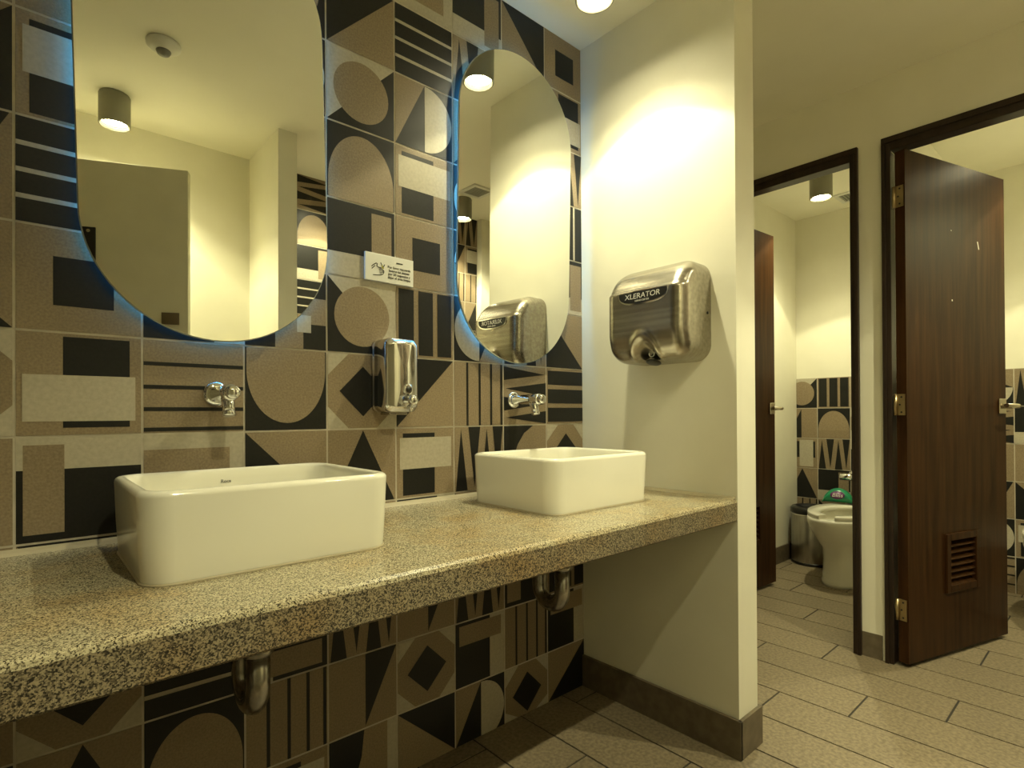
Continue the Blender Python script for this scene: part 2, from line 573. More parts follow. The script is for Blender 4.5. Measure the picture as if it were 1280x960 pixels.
def door_frame(name, y0, y1, top, x0, x1):
    """jambs and head around a clear opening y0..y1; each a stepped moulding"""
    mb = MB()
    fw = .15
    for a, b in ((y0 - fw, y0), (y1, y1 + fw)):
        mb.box(x0 - .07, x0 + .0, a, b, ZF, top + (.27 if True else 0))
        mb.box(x0, x1, (a if a < y0 else b - .1), (a + .1 if a < y0 else b), ZF, top + .1)
    # inner lining
    mb.box(x0 - .03, x1, y0 - .06, y0, ZF, top)
    mb.box(x0 - .03, x1, y1, y1 + .06, ZF, top)
    mb.box(x0 + .05, x1 - .10, y0, y0 + .035, ZF, top)
    mb.box(x0 - .07, x0, y0, y1, top, top + .27)
    mb.box(x0 - .10, x0 - .07, y0 - fw, y1 + fw, top + .15, top + .27)
    mb.box(x0 - .03, x1, y0, y1, top, top + .08)
    mb.box(x0 - .10, x0 - .07, y0 - fw, y0 - fw + .07, ZF, top + .15)
    mb.box(x0 - .10, x0 - .07, y1 + fw - .07, y1 + fw, ZF, top + .15)
    return structure(mb.build(name, M['wood_frame'], world=True, bevel=.01))


door_frame('trim_1', O1[0], O1[1], 5.44, XS, XS + SW + .03)
door_frame('trim_2', O2[0], O2[1], 5.44, XS, XS + SW + .03)


# stall doors ------------------------------------------------------------
def lever(parent, s, z, face_y):
    """satin lever set: square rose, neck and lever (local door coordinates)"""
    h = MB().box(s - .13, s + .13, face_y - .05, face_y, z - .17, z + .17).build('door_handle', M['nickel'], parent, bevel=.02)
    mb = MB()
    mb.tube([(s, face_y - .05, z), (s, face_y - .28, z), (s - .03, face_y - .32, z), (s - .10, face_y - .34, z), (s - .55, face_y - .34, z + .01)],
            [.055, .05, .05, .05, .045], 12)
    mb.build('lever', M['nickel'], h, bevel=0)
    return h


def make_door(name, hx, hy, ang, length, louver=True, hinges=True):
    d = bpy.data.objects.new(name, None)
    d.empty_display_size = .05
    col.objects.link(d)
    d.location = W(hx, hy, ZF)
    d.rotation_euler = (0, 0, ang)
    structure(d)
    T0 = -ZF
    z0, z1 = .09, 5.38 + T0
    th = .185
    mb = MB()
    s0, s1, a0, a1 = 1.24, 2.46, T0 - 3.55, T0 - 2.34
    mb.box(0, s0, -th, 0, z0, z1)
    mb.box(s1, length, -th, 0, z0, z1)
    mb.box(s0, s1, -th, 0, z0, a0)
    mb.box(s0, s1, -th, 0, a1, z1)
    mb.build('door_leaf', M['wood'], d)
    # louvre grille in the leaf
    mb = MB()
    e = .14
    for q in ((s0, s0 + e, a0, a1), (s1 - e, s1, a0, a1), (s0 + e, s1 - e, a0, a0 + e), (s0 + e, s1 - e, a1 - e, a1)):
        mb.box(q[0], q[1], -th - .045, 0.01, q[2], q[3])
    fr = mb.build('louver_grille', M['wood'], d, bevel=.008)
    mb = MB()
    n = 7
    for i in range(n):
        zc = a0 + e + (a1 - a0 - 2 * e) * (i + .5) / n
        h = (a1 - a0 - 2 * e) / n
        p = [(s0 + e, -th - .02, zc - h * .5), (s1 - e, -th - .02, zc - h * .5), (s1 - e, -.02, zc + h * .45), (s0 + e, -.02, zc + h * .45)]
        t = .02
        mb.rings([[(a[0], a[1], a[2]) for a in p], [(a[0], a[1] + t * .6, a[2] + t) for a in p]], smooth=False)
    mb.build('slats', M['wood'], fr)
    lever(d, length - .20, T0 + .30, -th)
    if hinges:
        for zc in (4.47, .33, -3.74):
            mb = MB().box(-.022, -.002, -th + .02, -.02, T0 + zc - .21, T0 + zc + .21)
            hh = mb.build('hinge', M['brass'], d)
            mb = MB()
            mb.lathe([(.035, -.21), (.035, .21)], (-.035, .0, T0 + zc), (0, 0, 1), 14)
            mb.build('hinge_pin', M['brass'], hh)
            mb = MB()
            for dz, yy in ((-.15, -.09), (0, -.06), (.15, -.09)):
                mb.lathe([(.018, 0), (.018, .006)], (-.022, yy - .01, T0 + zc + dz), (-1, 0, 0), 10)
            mb.build('screws', M['ink'], hh)
    return d


d1 = make_door('door_1', XS + .25, O1[1] - .06, atan2(-.24, 3.2), 3.28)
d1['label'] = 'dark brown wooden door of the left stall, swung inward beside the partition'
d2 = make_door('door_2', XS - .04 + .02, -3.655, atan2(-1.06, 3.5), 3.62)
d2['label'] = 'dark brown wooden door of the right stall, standing ajar with a louvred grille'
mb = MB()
mb.poly([(2.53, -.1862, 3.85 + 4.87), (2.56, -.1862, 3.85 + 4.87), (2.61, -.1862, 3.69 + 4.87), (2.58, -.1862, 3.68 + 4.87)])
mb.poly([(1.55, -.1862, 3.98 + 4.87), (1.58, -.1862, 3.98 + 4.87), (1.585, -.1862, 3.955 + 4.87), (1.55, -.1862, 3.955 + 4.87)])
mb.poly([(1.56, -.1862, 2.52 + 4.87), (1.60, -.1862, 2.53 + 4.87), (1.60, -.1862, 2.49 + 4.87), (1.565, -.1862, 2.49 + 4.87)])
mb.build('scratches', M['scratch'], d2)

# entrance door: pale leaf standing open behind the camera, seen in the left mirror ------------------
d3 = bpy.data.objects.new('door_3', None)
col.objects.link(d3)
d3.location = W(-1.45, -8.73, ZF)
d3.rotation_euler = (0, 0, atan2(.84, 1.90))
structure(d3)
d3['label'] = 'pale olive entrance door standing open, seen in the large left mirror'
LD = 4.60
MB().box(0, LD, -.2, 0, 0.06, 5.42 - ZF).build('door_leaf', M['entry_door'], d3, bevel=.01)
MB().box(LD - .50, LD - .17, .0, .03, 2.08 - ZF, 2.33 - ZF).build('latch_plate', M['brown_plate'], d3)
ds = MB().box(LD - 2.65, LD - 1.70, .001, .035, 2.85 - ZF, 4.02 - ZF).build('notice_plate', M['black_plastic'], d3)
MB().lathe([(.035, 0), (.035, .015)], (LD - 1.82, .035, 3.94 - ZF), (0, 1, 0), 12).build('fixing', M['nickel'], ds)

# ------------------------------------------------------------------ vanity counter
ct = thing('vanity_counter', 'long speckled granite countertop along the tiled wall, under both basins', 'countertop', (3, -1.5, -1.405))
CT, CB, CF = -1.08, -1.40, -2.95
mb = MB()
n = 5
prof = [(-.012, CB + .0), (CF + .02, CB), (CF, CB + .02), (CF, CT - .05), (CF + .012, CT - .018), (CF + .05, CT), (-.012, CT)]
rings = []
for x in (XL, XP - .004):
    rings.append([(x, y, z) for y, z in prof])
ids = [[mb.vert(p) for p in r] for r in rings]
k = len(prof)
for i in range(k):
    j = (i + 1) % k
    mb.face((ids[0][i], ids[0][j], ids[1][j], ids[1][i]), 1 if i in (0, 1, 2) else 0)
mb.face(ids[0][::-1])
mb.face(ids[1])
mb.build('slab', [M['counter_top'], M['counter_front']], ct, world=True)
mb = MB()
mb.rings([[(XL, -.012, CT), (XL, -.085, CT), (XL, -.06, CT + .03), (XL, -.012, CT + .05)],
          [(XP - .004, -.012, CT), (XP - .004, -.085, CT), (XP - .004, -.06, CT + .03), (XP - .004, -.012, CT + .05)]], smooth=False)
mb.rings([[(XP - .004, -.085, CT), (XP - .07, -.085, CT), (XP - .045, -.085, CT + .025), (XP - .004, -.085, CT + .04)],
          [(XP - .004, CF + .03, CT), (XP - .07, CF + .03, CT), (XP - .045, CF + .03, CT + .025), (XP - .004, CF + .03, CT + .04)]], smooth=False)
structure(mb.build('trim_3', M['sealant'], world=True))


# ------------------------------------------------------------------ basins
def make_basin(at, label):
    b = thing('basin', label, 'washbasin', at, group='white vessel basins on the counter')
    hw, hd, H = 1.04, .85, .71
    R0 = .22
    rg = []
    rg.append(rrect(hw - .035, hd - .035, R0 - .02, .004))
    rg.append(rrect(hw - .03, hd - .03, R0 - .02, .03))
    rg.append(rrect(hw - .012, hd - .012, R0, .30))
    rg.append(rrect(hw, hd, R0, H - .05))
    for a in (20, 45, 70, 90):
        a = radians(a)
        rg.append(rrect(hw - .045 * (1 - cos(a)), hd - .045 * (1 - cos(a)), R0 - .01, H - .05 + .05 * sin(a)))
    for a in (20, 50, 80):
        a = radians(a)
        rg.append(rrect(hw - .06 - .035 * sin(a), hd - .06 - .035 * sin(a), R0 - .03, H - .035 * (1 - cos(a))))
    for f, z in ((.10, H - .10), (.115, H - .25), (.13, .26), (.16, .18), (.22, .13), (.32, .105)):
        rg.append(rrect(hw - f, hd - f, max(R0 - .03, .05) + f * .25, z))
    for s, z in ((.55, .095), (.3, .085), (.11, .078)):
        rg.append(rrect((hw - .32) * s, (hd - .32) * s, min(.3, (hd - .32) * s * .9), z))
    mb = MB()
    mb.rings(rg, True, True)
    mb.build('bowl', M['ceramic'], b)
    MB().lathe([(.0, .081), (.11, .081), (.11, .092), (.085, .098), (.0, .098)], (0, 0, 0), (0, 0, 1), 28).build('drain', M['chrome'], b)
    lettering('Roca', .05, M['ink'], b, (-.06, hd - .118, H - .145), (radians(90), 0, 0), 'lettering', 'CENTER')
    mb = MB()
    mb.rings([rrect(hw - .022, hd - .022, R0, .0), rrect(hw - .018, hd - .018, R0, .012), rrect(hw - .034, hd - .034, R0 - .02, .02)], False, False)
    s = mb.build('sealant_line', M['sealant'], b)
    return b


make_basin((1.735, -1.235, CT), 'left, nearer white rectangular vessel basin on granite counter, below the large mirror')
make_basin((5.99, -1.28, CT), 'right, farther white rectangular vessel basin on granite counter, beside the partition wall')


# ------------------------------------------------------------------ faucets
def make_faucet(at, label):
    f = thing('faucet', label, 'faucet', at, group='chrome wall taps over the basins')
    MB().lathe([(0, 0), (.135, 0), (.14, .012), (.13, .035), (.085, .05), (0, .05)], (0, 0, 0), (0, -1, 0), 36).build('flange', M['chrome'], f)
    MB().lathe([(0, .045), (.078, .045), (.078, .43), (.086, .44), (.086, .60), (.078, .615), (0, .615)], (0, 0, 0), (0, -1, 0), 32).build('body', M['chrome'], f)
    MB().lathe([(0, .61), (.068, .61), (.072, .625), (.072, .68), (.062, .70), (0, .705)], (0, 0, 0), (0, -1, 0), 32).build('push_button', M['chrome'], f)
    MB().tube([(0, -.47, -.04), (0, -.49, -.11), (0, -.51, -.15), (0, -.52, -.20)], [.068, .066, .06, .06], 24).build('spout', M['chrome'], f)
    MB().lathe([(.062, 0), (.066, .01), (.066, .045), (.05, .055), (.04, .05)], (0, -.522, -.195), (0, -.2, -1), 24).build('aerator', M['chrome'], f)
    return f


make_faucet((1.70, -.008, .43), 'chrome push faucet on the tiled wall above the left basin')
make_faucet((6.22, -.008, .42), 'chrome push faucet on the tiled wall above the right basin')


# ------------------------------------------------------------------ mirrors
def stadium(hw, hh, y, n=40):
    pts = []
    for i in range(n + 1):
        a = pi * i / n
        pts.append((hw * cos(a), y, hh - hw + hw * sin(a)))
    for i in range(n + 1):
        a = pi + pi * i / n
        pts.append((hw * cos(a), y, -(hh - hw) + hw * sin(a)))
    return pts


def make_mirror(at, label, rot):
    m = thing('mirror', label, 'mirror', at, rot=rot, group='backlit capsule mirrors over the basins')
    hw, hh = 1.255, 2.55
    mb = MB()
    mb.poly(stadium(hw - .012, hh - .012, -.135), 0)
    mb.build('glass', M['mirror'], m)
    mb = MB()
    mb.rings([stadium(hw - .012, hh - .012, -.135), stadium(hw, hh, -.125), stadium(hw, hh, -.105)], False, True)
    mb.build('bevelled_edge', M['mirror_edge'], m)
    mb = MB()
    mb.rings([stadium(hw - .28, hh - .28, -.104), stadium(hw - .28, hh - .28, -.02)], True, True)
    mb.build('back_box', M['backing'], m)
    mb = MB()
    a, b = stadium(hw - .13, hh - .13, -.085), stadium(hw - .13, hh - .13, -.045)
    mb.rings([a, b], False, False)
    mb.build('led_strip', M['led'], m)
    return m


make_mirror((1.68, 0, 3.56), 'large nearer capsule mirror with blue backlight, above the left basin', (radians(.25), radians(-1.4), 0))
make_mirror((6.26, -.0, 3.57), 'smaller-looking farther capsule mirror above the right basin, reflecting the hand dryer', (radians(.6), radians(.9), 0))

# ------------------------------------------------------------------ soap dispenser
sd = thing('soap_dispenser', 'polished steel soap dispenser on the tiled wall between the mirrors', 'soap dispenser', (3.87, -.008, .22))
mb = MB()
dw, dh = .25, .98


def dring(hw, hh, r, y):
    return [(p[0], y, p[1] + dh / 2) for p in rrect(hw, hh, r)]


mb.rings([dring(dw, dh / 2, .10, 0), dring(dw, dh / 2, .10, -.05), dring(dw - .012, dh / 2 - .012, .09, -.06),
          dring(dw - .012, dh / 2 - .012, .09, -.085), dring(dw, dh / 2, .10, -.095),
          dring(dw, dh / 2, .10, -.36), dring(dw - .012, dh / 2 - .012, .10, -.39), dring(dw - .04, dh / 2 - .04, .09, -.405)]
         + [[(p[0] * t, -.405 - .055 * (1 - (p[0] * t / (dw - .04)) ** 2), p[1] * t + dh / 2) for p in rrect(dw - .04, dh / 2 - .04, .09)]
            for t in (.96, .9, .8, .68, .55, .42, .3, .18, .05)])
mb.build('body', M['steel'], sd)
MB().lathe([(0, 0), (.075, 0), (.075, .012), (.052, .02), (0, .012)], (.05, -.456, .30), (0, -1, 0), 24).build('sight_glass_ring', M['chrome'], sd)
MB().lathe([(0, .0), (.048, 0), (.05, .006), (0, .008)], (.05, -.468, .30), (0, -1, 0), 20).build('sight_glass', M['black_plastic'], sd)
pv = MB().lathe([(0, 0), (.085, 0), (.085, .04), (.055, .06), (.05, .13), (0, .13)], (.03, -.452, .155), (0, -1, 0), 24).build('valve', M['chrome'], sd)
MB().lathe([(0, .12), (.06, .12), (.065, .13), (.065, .185), (.05, .20), (0, .20)], (.03, -.452, .155), (0, -1, 0), 20).build('push_button', M['chrome'], pv)
MB().lathe([(.03, 0), (.026, .12), (.0, .12)], (.03, -.56, .13), (0, 0, -1), 14).build('nozzle', M['chrome'], pv)
MB().box(-.12, .16, -.26, -.01, -.035, .002).build('refill_cap', M['old_chrome'], sd, bevel=.01)

# ------------------------------------------------------------------ hand-washing sign
sg = thing('handwashing_sign', 'small white sign about washing hands, above the soap dispenser', 'sign', (3.895, -.008, 2.005), rot=(0, radians(.4), 0))
SWd, SH = .375, .375
MB().box(-SWd, SWd, -.035, 0, 0, SH).build('panel', M['sign_white'], sg, bevel=.004)
yf = -.0375
rx = (radians(90), 0, 0)
lettering('Por favor recuerda\nlavarte las manos\npor 20 segundos y\ndejar el área limpia', .047, M['ink'], sg, (.145, yf, .205), rx, 'lettering', 'CENTER', space=1.0)
MB().box(.10, .20, yf - .001, yf + .0005, .285, .300).build('headline_dash', M['ink'], sg)


def stroke(pts, w, mat, name='drawing'):
    mb = MB()
    for (a, b) in zip(pts[:-1], pts[1:]):
        dx, dz = b[0] - a[0], b[1] - a[1]
        l = math.hypot(dx, dz) or 1
        nx, nz = -dz / l * w / 2, dx / l * w / 2
        mb.poly([(a[0] + nx, yf - .001, a[1] + nz), (b[0] + nx, yf - .001, b[1] + nz), (b[0] - nx, yf - .001, b[1] - nz), (a[0] - nx, yf - .001, a[1] - nz)])
    return mb


mbh = MB()
for pts, w in (([(-.285, .185), (-.25, .215), (-.215, .24), (-.195, .235), (-.205, .205), (-.18, .19), (-.13, .185)], .012),
               ([(-.28, .155), (-.255, .18), (-.23, .205)], .012), ([(-.26, .075), (-.20, .08), (-.14, .088), (-.11, .105), (-.095, .135), (-.10, .16), (-.13, .17), (-.17, .165)], .010),
               ([(-.17, .145), (-.12, .145), (-.10, .15)], .007), ([(-.165, .125), (-.125, .125), (-.10, .135)], .007), ([(-.16, .105), (-.13, .106)], .007),
               ([(-.145, .26), (-.135, .235), (-.125, .225)], .012), ([(-.085, .24), (-.095, .22), (-.11, .205)], .012)):
    s = stroke(pts, w, None)
    k0 = len(mbh.v)
    mbh.v += s.v
    for f, a, b in zip(s.f, s.mi, s.sm):
        mbh.face([i + k0 for i in f], a, b)
mbh.build('hand_drawing', M['ink'], sg)
stroke([(-.125, .225), (-.118, .20), (-.112, .18), (-.10, .20)], .018, None).build('drops', M['ink_yellow'], sg)

# ------------------------------------------------------------------ hand dryer
hd = thing('hand_dryer', 'brushed stainless steel hand dryer on the white partition wall', 'hand dryer', (XP, -1.86, .98), rz=radians(-90))
# local: x along the wall (right = towards the room), -y out of the wall, z up
HW, HH = .70, 1.52


def sstep(a, b, t):
    t = min(max((t - a) / (b - a), 0), 1)
    return t * t * (3 - 2 * t)


def hd_depth(x, z):
    t = z / HH
    d = .80 - .33 * max(0, (t - .70) / .30) ** 1.35 - .15 * max(0, (.30 - t) / .30) ** 1.5
    d -= .022 * sstep(.715, .745, t)                     # crease under the sloping top
    q = math.hypot(x / .19, (z + .02) / .32)             # arched hollow of the air outlet
    d += .035 * math.exp(-((q - 1.3) / .22) ** 2) - .20 * (1 - sstep(.55, 1.12, q))
    return d


RC, rr_ = .25, .20


def edge_dist(x, z):
    """distance from a point inside the rounded outline to that outline"""
    ax, az = abs(x) - (HW - RC), abs(z - HH / 2) - (HH / 2 - RC)
    return RC - (math.hypot(max(ax, 0), max(az, 0)) + min(max(ax, az), 0))


NX, NZ = 72, 84
mb = MB()
ids, side = [], []
for j in range(NZ + 1):
    tz = .5 - .5 * cos(pi * j / NZ)
    tz = .55 * tz + .45 * j / NZ
    z = HH * tz
    dz = max(0, abs(z - HH / 2) - (HH / 2 - RC))
    wz = HW - RC + math.sqrt(max(RC * RC - dz * dz, 0))
    row = []
    for i in range(NX + 1):
        tx = -cos(pi * i / NX)
        x = wz * (.5 * tx + .5 * (2 * i / NX - 1))
        e = min(max(edge_dist(x, z), 0), rr_)
        d = hd_depth(x, z) - rr_ + math.sqrt(max(rr_ * rr_ - (rr_ - e) ** 2, 0))
        row.append(mb.vert((x, -d, z)))
    ids.append(row)
for j in range(NZ):
    for i in range(NX):
        mb.face((ids[j][i], ids[j][i + 1], ids[j + 1][i + 1], ids[j + 1][i]), 0, True)
loop = ids[0] + [ids[j][NX] for j in range(1, NZ)] + ids[NZ][::-1] + [ids[j][0] for j in range(NZ - 1, 0, -1)]
base = [mb.vert((mb.v[k][0], 0, mb.v[k][2])) for k in loop]
for a in range(len(loop)):
    b_ = (a + 1) % len(loop)
    mb.face((loop[a], loop[b_], base[b_], base[a]), 0, True)
mb.build('cover', M['brushed'], hd)
# badge on the upper front
by = -.815
zb = 1.0


def badge_outline(g=0.0):
    w, h = .44 - g, .20 - g * 1.6
    pts = []
    for i in range(25):
        a = pi + pi * i / 24
        c, q = cos(a), sin(a)
        e = 2 / 2.9
        pts.append((.03 + w * (abs(c) ** e) * (1 if c > 0 else -1), zb + .07 - g * .3 - h * abs(q) ** e))
    pts += [(.03 + w * .6, zb + .082 - g), (.03, zb + .09 - g), (.03 - w * .6, zb + .082 - g)]
    return pts


mb = MB()
o_ = badge_outline()
mb.rings([[(p[0], by + .04, p[1]) for p in o_], [(p[0], by, p[1]) for p in o_]])
bd = mb.build('badge', M['chrome'], hd)
i_ = badge_outline(.018)
MB().rings([[(p[0], by, p[1]) for p in i_], [(p[0], by - .004, p[1]) for p in i_]]).build('badge_panel', M['black_plastic'], bd)
lettering('XLERATOR', .112, M['badge_white'], bd, (.03, by - .006, zb - .035), rx, 'lettering', 'CENTER', scale_x=1.12, shear=.10)
lettering('HAND DRYER', .040, M['badge_white'], bd, (.03, by - .006, zb - .085), rx, 'small_lettering', 'CENTER')
# nozzle, sensor mark, side screw
MB().lathe([(.0, .0), (.11, 0), (.12, .02), (.10, .035), (0, .03)], (0, -.47, .015), (0, -.3, -1), 28).build('air_outlet', M['black_plastic'], hd)
mb = MB()
zc = .13
yn = -hd_depth(0, zc) - .012
mb.tube([(.045 * sin(t * 2 * pi / 16), yn - .003 + .0, zc + .045 * cos(t * 2 * pi / 16)) for t in range(3, 14)], .008, 8)
mb.build('sensor_mark', M['badge_white'], hd)
MB().lathe([(0, 0), (.022, 0), (.022, .008), (0, .01)], (HW, -.10, .72), (1, 0, 0), 14).build('screw', M['black_plastic'], hd)


# ------------------------------------------------------------------ drain traps under the counter
def arc(cy, cz, r, a0, a1, x=0, n=12):
    return [(x, cy + r * cos(a0 + (a1 - a0) * i / n), cz + r * sin(a0 + (a1 - a0) * i / n)) for i in range(n + 1)]


def make_trap(at, label, depth):
    t = thing('drain_trap', label, 'drain pipe', at, group='chrome drain traps under the counter')
    MB().tube([(0, 0, 0), (0, 0, -.72)], .095, 20).build('tailpiece', M['old_chrome'], t)
    MB().lathe([(.0, 0), (.145, 0), (.155, .02), (.155, .07), (.13, .10), (0, .10)], (0, 0, -.66), (0, 0, -1), 24).build('nut', M['old_chrome'], t)
    pts = [(0, 0, -.70), (0, 0, -depth + .22)] + arc(.24, -depth + .22, .24, pi, 2 * pi)[1:] + [(0, .48, -depth + .50)]
    pts += arc(.60, -depth + .50, .12, pi, pi / 2)[1:] + [(0, at_wall - at[1] if False else -at[1] - .02, -depth + .62)]
    MB().tube(pts, .115, 22).build('u_bend', M['old_chrome'], t)
    MB().lathe([(.0, 0), (.14, 0), (.15, .02), (.15, .08), (.13, .1), (0, .1)], (0, .48, -depth + .42), (0, 0, 1), 24).build('nut', M['old_chrome'], t)
    MB().lathe([(0, 0), (.19, 0), (.19, .02), (.13, .05), (0, .05)], (0, -at[1] - .012, -depth + .62), (0, -1, 0), 28).build('wall_flange', M['old_chrome'], t)
    return t


at_wall = 0
make_trap((1.80, -1.12, CB), 'chrome drain trap under the counter below the left basin', 1.28)
make_trap((6.18, -1.12, CB), 'chrome drain trap under the counter below the right basin, near the partition', 1.30)


# ------------------------------------------------------------------ downlights
def make_downlight(at, label, spot, blend=.12, size=100, spill=0.0):
    d = thing('downlight', label, 'ceiling light', at, group='cylinder downlights on the ceiling')
    H = .66
    R0 = .29
    mb = MB()
    mb.lathe([(0, 0), (R0 - .015, 0), (R0 - .015, -.02), (R0, -.03), (R0, -H + .01), (R0 - .01, -H), (R0 - .03, -H), (R0 - .035, -H + .115), (0, -H + .115)], n=56)
    mb.build('housing', M['lamp_body'], d)
    MB().lathe([(0, -H + .10), (R0 - .037, -H + .10), (R0 - .037, -H + .11), (0, -H + .11)], n=48).build('lens', M['lamp_glow'], d)
    l = bpy.data.lights.new('beam', 'SPOT')
    l.color = (1.0, .935, .56)
    l.energy = spot
    l.spot_size = radians(size)
    l.spot_blend = blend
    l.shadow_soft_size = .014
    lo = bpy.data.objects.new('beam', l)
    col.objects.link(lo)
    lo.parent = d
    lo.location = (0, 0, (-H + .085) * U)
    if spill:
        l2 = bpy.data.lights.new('spill', 'SPOT')
        l2.color = (1.0, .935, .56)
        l2.energy = spill
        l2.spot_size = radians(122)
        l2.spot_blend = .4
        l2.shadow_soft_size = .014
        lo2 = bpy.data.objects.new('spill', l2)
        col.objects.link(lo2)
        lo2.parent = d
        lo2.location = (0, 0, (-H + .085) * U)
    return d


make_downlight((6.50, -1.55, CEIL), 'round downlight on the ceiling above the farther basin, near the partition corner', 31, spill=15)
make_downlight((1.55, -7.80, CEIL), 'olive cylinder downlight hanging before the cream wall in the large left mirror', 20, spill=44)
make_downlight((6.60, -7.80, CEIL), 'cylinder downlight before the tiled far wall, hidden past the edge of the left mirror', 26, spill=18)
make_downlight((10.85, -7.80, CEIL), 'corridor cylinder downlight glimpsed at the left edge of the farther mirror', 40, spill=46)
make_downlight((17.42, -.90, CEIL), 'cylinder downlight on the ceiling of the left toilet stall', 38, spill=20)
make_downlight((17.42, -6.3, CEIL), 'cylinder downlight on the ceiling of the right toilet stall', 38, spill=20)

# occupancy sensor on the ceiling (seen in the left mirror) ------------------------------------
ms = thing('motion_sensor', 'round white sensor on the ceiling, seen in the large left mirror', 'ceiling sensor', (2.02, -5.18, CEIL))
MB().lathe([(0, 0), (.27, 0), (.285, -.02), (.28, -.07), (.20, -.13), (.12, -.15), (0, -.15)], n=44).build('base', M['white_plastic'], ms)
MB().lathe([(.12, -.14), (.125, -.16), (.10, -.21), (.055, -.235), (0, -.24)], n=32).build('lens', M['grey_plastic'], ms)


# vents ------------------------------------------------------------
def make_vent(at, label, hw, hd):
    v = thing('ceiling_vent', label, 'air vent', at, group='square ceiling vents')
    mb = MB()
    for q in ((-hw, -hw + .12, -hd, hd), (hw - .12, hw, -hd, hd), (-hw + .12, hw - .12, -hd, -hd + .12), (-hw + .12, hw - .12, hd - .12, hd)):
        mb.box(q[0], q[1], q[2], q[3], -.05, 0)
    mb.build('frame', M['white_plastic'], v, bevel=.01)
    mb = MB()
    mb.box(-hw + .12, hw - .12, -hd + .12, hd - .12, -.012, -.002)
    n = 8
    for i in range(n):
        y = -hd + .12 + (2 * hd - .24) * (i + .5) / n
        mb.box(-hw + .12, hw - .12, y - .02, y + .02, -.045, -.012)
    mb.build('grille', M['vent_grey'], v)
    return v


make_vent((19.75, -1.05, CEIL), 'square air vent on the ceiling of the left toilet stall', .45, .45)
make_vent((10.75, -6.95, CEIL), 'square ceiling vent over the corridor, seen in the farther mirror', .42, .42)


# ------------------------------------------------------------------ toilets
def egg(cx, hl, hw, z, n=40, back=0.0, sq=2.3):
    """egg outline: front towards -x"""
    pts = []
    for i in range(n):
        a = 2 * pi * i / n
        c, s = cos(a), sin(a)
        e = 2 / sq
        x = (abs(c) ** e) * (1 if c > 0 else -1)
        y = (abs(s) ** e) * (1 if s > 0 else -1)
        pts.append((cx + hl * x, hw * y * (1 + .10 * x), z))
    return pts


def make_toilet(at, label):
    t = thing('toilet', label, 'toilet', at, group='white wall-side toilets in the stalls')
    # local: x from the tip (negative) to the wall (0), z up from the floor
    mb = MB()
    rg = [egg(-1.66, 1.30, .60, 0), egg(-1.66, 1.30, .60, .10), egg(-1.66, 1.26, .57, .18), egg(-1.64, 1.22, .55, .70), egg(-1.64, 1.24, .59, 1.05),
          egg(-1.72, 1.36, .72, 1.30), egg(-1.80, 1.55, .86, 1.62), egg(-1.83, 1.63, .91, 1.80), egg(-1.83, 1.65, .92, 1.93), egg(-1.83, 1.63, .90, 1.99),
          egg(-2.05, 1.22, .66, 2.00), egg(-2.05, 1.15, .60, 1.93), egg(-2.05, 1.02, .52, 1.6), egg(-2.0, .70, .36, 1.15), egg(-1.95, .3, .2, 1.0)]
    mb.rings(rg, True, True)
    mb.build('bowl', M['ceramic'], t)
    # open-front seat
    mb = MB()
    outer, inner = [], []
    n = 44
    gap = .24
    for i in range(n + 1):
        a = -pi + gap + (2 * pi - 2 * gap) * i / n
        c, s = cos(a), sin(a)
        outer.append((-1.93 + 1.52 * c, .92 * s * (1 + .08 * c)))
        inner.append((-2.02 + 1.02 * c, .56 * s * (1 + .08 * c)))
    rings = []
    for (ox, oy), (ix, iy) in zip(outer, inner):
        z0, z1 = 2.0, 2.12
        rings.append([(ox, oy, z0), (ox, oy, z1 - .03), (ox * .97 + ix * .03, oy * .97 + iy * .03, z1), (ix * .9 + ox * .1, iy * .9 + oy * .1, z1 - .01), (ix, iy, z1 - .05), (ix, iy, z0)])
    mb.rings(rings, True, True, smooth=True)
    mb.build('seat', M['ceramic'], t)
    for s in (-1, 1):
        MB().lathe([(0, -.09), (.06, -.09), (.06, .09), (0, .09)], (-.44, .34 * s, 2.07), (0, 1, 0), 16).build('seat_hinge', M['white_plastic'], t)
    return t


make_toilet((XB - .26, -1.06, ZF), 'white open-front toilet in the left stall, beside the steel bin')
make_toilet((XB - .26, -5.85, ZF), 'white toilet in the right stall, just visible past the ajar door')

# flush valve of the left stall ------------------------------------------------------------
fv = thing('flush_valve', 'chrome flush valve on the tiled wall behind the left stall toilet', 'flush valve', (XB - .03, -1.0, -1.92))
MB().lathe([(0, -.02), (.17, -.02), (.17, .02), (.11, .05), (0, .05)], (0, .33, 0), (-1, 0, 0), 28).build('wall_flange', M['chrome'], fv)
mb = MB()
mb.tube([(-.03, .33, 0), (-.55, .33, 0)], .07, 18)
mb.build('supply_pipe', M['chrome'], fv)
MB().lathe([(0, -.12), (.10, -.12), (.12, -.08), (.12, .20), (.09, .24), (0, .24)], (-.55, .33, 0), (0, 1, 0), 24).build('stop_valve', M['chrome'], fv)
MB().tube([(-.55, .33, 0), (-.55, -.02, 0)], .09, 18).build('connector', M['chrome'], fv)
MB().lathe([(0, -.25), (.10, -.25), (.12, -.15), (.13, .12), (.15, .14), (.15, .22), (.10, .30), (0, .32)], (-.55, -.02, 0), (0, 0, 1), 28).build('valve_body', M['chrome'], fv)
MB().tube([(-.55, -.02, -.2), (-.55, -.02, -.50), (-.55, -.03, -.94)], .065, 16).build('flush_tube', M['chrome'], fv)

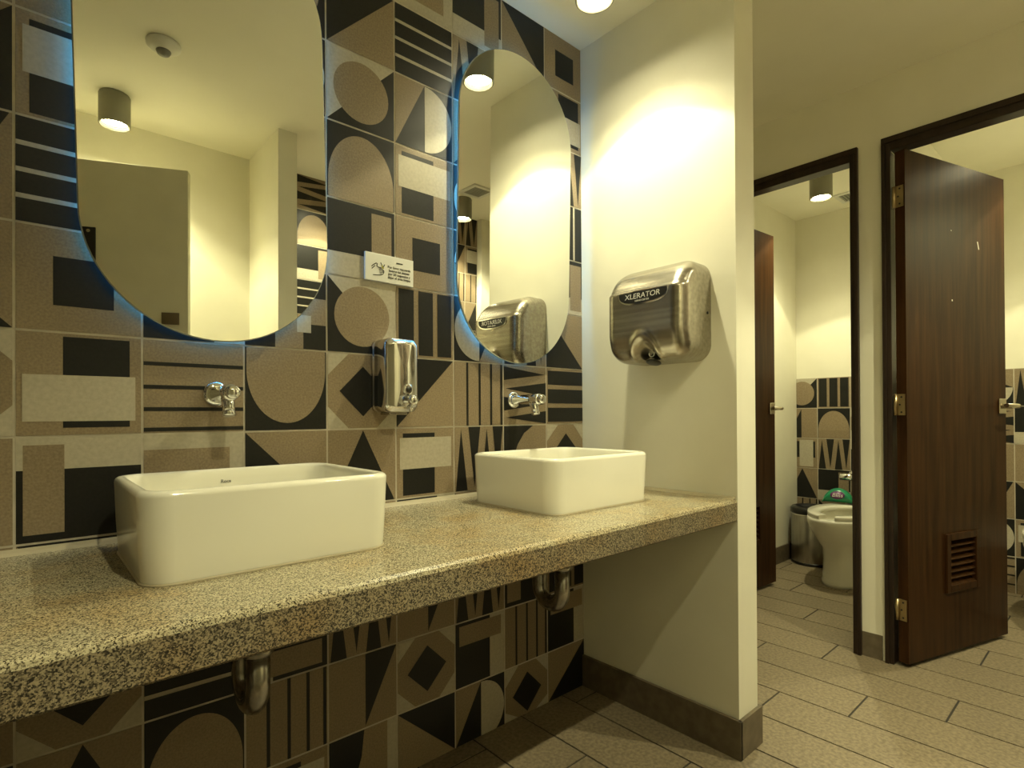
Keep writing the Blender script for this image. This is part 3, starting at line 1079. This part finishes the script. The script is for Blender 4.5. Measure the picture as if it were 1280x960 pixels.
# steel bin ------------------------------------------------------------
tb = thing('trash_bin', 'round steel trash bin with black lid in the corner of the left stall', 'trash bin', (20.12, .36, ZF))
RB = .63
MB().lathe([(0, .05), (RB - .01, .05), (RB, .07), (RB, 1.62), (RB - .01, 1.63), (0, 1.63)], n=56).build('body', M['bin_steel'], tb)
MB().lathe([(0, 0), (RB + .015, 0), (RB + .015, .07), (RB, .09), (0, .09)], n=56).build('base_ring', M['black_plastic'], tb)
MB().lathe([(0, 1.62), (RB - .005, 1.62), (RB - .005, 1.66), (RB - .02, 1.68), (0, 1.68)], n=56).build('steel_collar', M['steel'], tb)
MB().lathe([(RB + .005, 1.68), (RB + .02, 1.70), (RB + .02, 1.84), (RB - .04, 1.90), (RB - .16, 1.90), (RB - .20, 1.84), (0, 1.80)], n=56).build('lid', M['black_plastic'], tb)

# wipes pack on the toilet back ------------------------------------------------------------
wp = thing('wipes_pack', 'small green wipes pack with purple logo lying behind the toilet seat', 'wipes pack', (XB - .95, -.50, ZF + 2.15), rz=radians(-80))
mb = MB()
rg = []
for i in range(13):
    t = i / 12
    x = -.44 + .88 * t
    f = max(.04, sin(pi * min(max((t - .02) / .96, 0), 1)) ** .45)
    rg.append([(x, .20 * (p[0]), .23 * f * (1 + p[1]) + .0) for p in [(cos(2 * pi * k / 18), sin(2 * pi * k / 18)) for k in range(18)]])
mb.rings(rg, True, True)
mb.build('film_wrap', M['green_pack'], wp)
pl = MB().lathe([(0, 0), (.20, 0), (.20, .01), (0, .014)], (.0, -.195, .25), (0, -1, .2), 28).build('logo_oval', M['purple_pack'], wp)
for v in pl.data.vertices:
    v.co.z = (v.co.z - .25 * U) * .62 + .25 * U
lettering('Bliss', .17, M['badge_white'], wp, (.0, -.222, .20), rx, 'lettering', 'CENTER', shear=.2)

# ------------------------------------------------------------------ camera
FPX, CX, CY = 687.35, 624.77, 513.78
yaw, pitch, roll = .713848, .0047, -.00533
cam = bpy.data.cameras.new('camera')
cam.sensor_width = 36
cam.lens = FPX / 1280 * 36
cam.shift_x = (640 - CX) / 1280
cam.shift_y = (CY - 480) / 1280
cam.clip_start = .01
co = bpy.data.objects.new('camera', cam)
col.objects.link(co)
cy_, sy_ = cos(yaw), sin(yaw)
f = Vector((sy_, cy_, 0))
r = Vector((cy_, -sy_, 0))
u = Vector((0, 0, 1))
f2 = f * cos(pitch) + u * sin(pitch)
u2 = u * cos(pitch) - f * sin(pitch)
r3 = r * cos(roll) + u2 * sin(roll)
u3 = u2 * cos(roll) - r * sin(roll)
mat = Matrix((r3, u3, -f2)).transposed().to_4x4()
mat.translation = W(.06544, -6.76781, .19434)
co.matrix_world = mat
sc.camera = co

# ------------------------------------------------------------------ world and colour
w = bpy.data.worlds.new('world')
sc.world = w
w.use_nodes = True
w.node_tree.nodes['Background'].inputs['Color'].default_value = (0, 0, 0, 1)
w.node_tree.nodes['Background'].inputs['Strength'].default_value = 0
sc.view_settings.view_transform = 'Standard'
sc.view_settings.look = 'None'
sc.view_settings.exposure = 0.20
sc.view_settings.gamma = 1
sc.view_settings.use_curve_mapping = False
sc.cycles.use_denoising = True
sc.cycles.max_bounces = 14
sc.cycles.diffuse_bounces = 8
sc.cycles.glossy_bounces = 8
sc.cycles.sample_clamp_indirect = 6
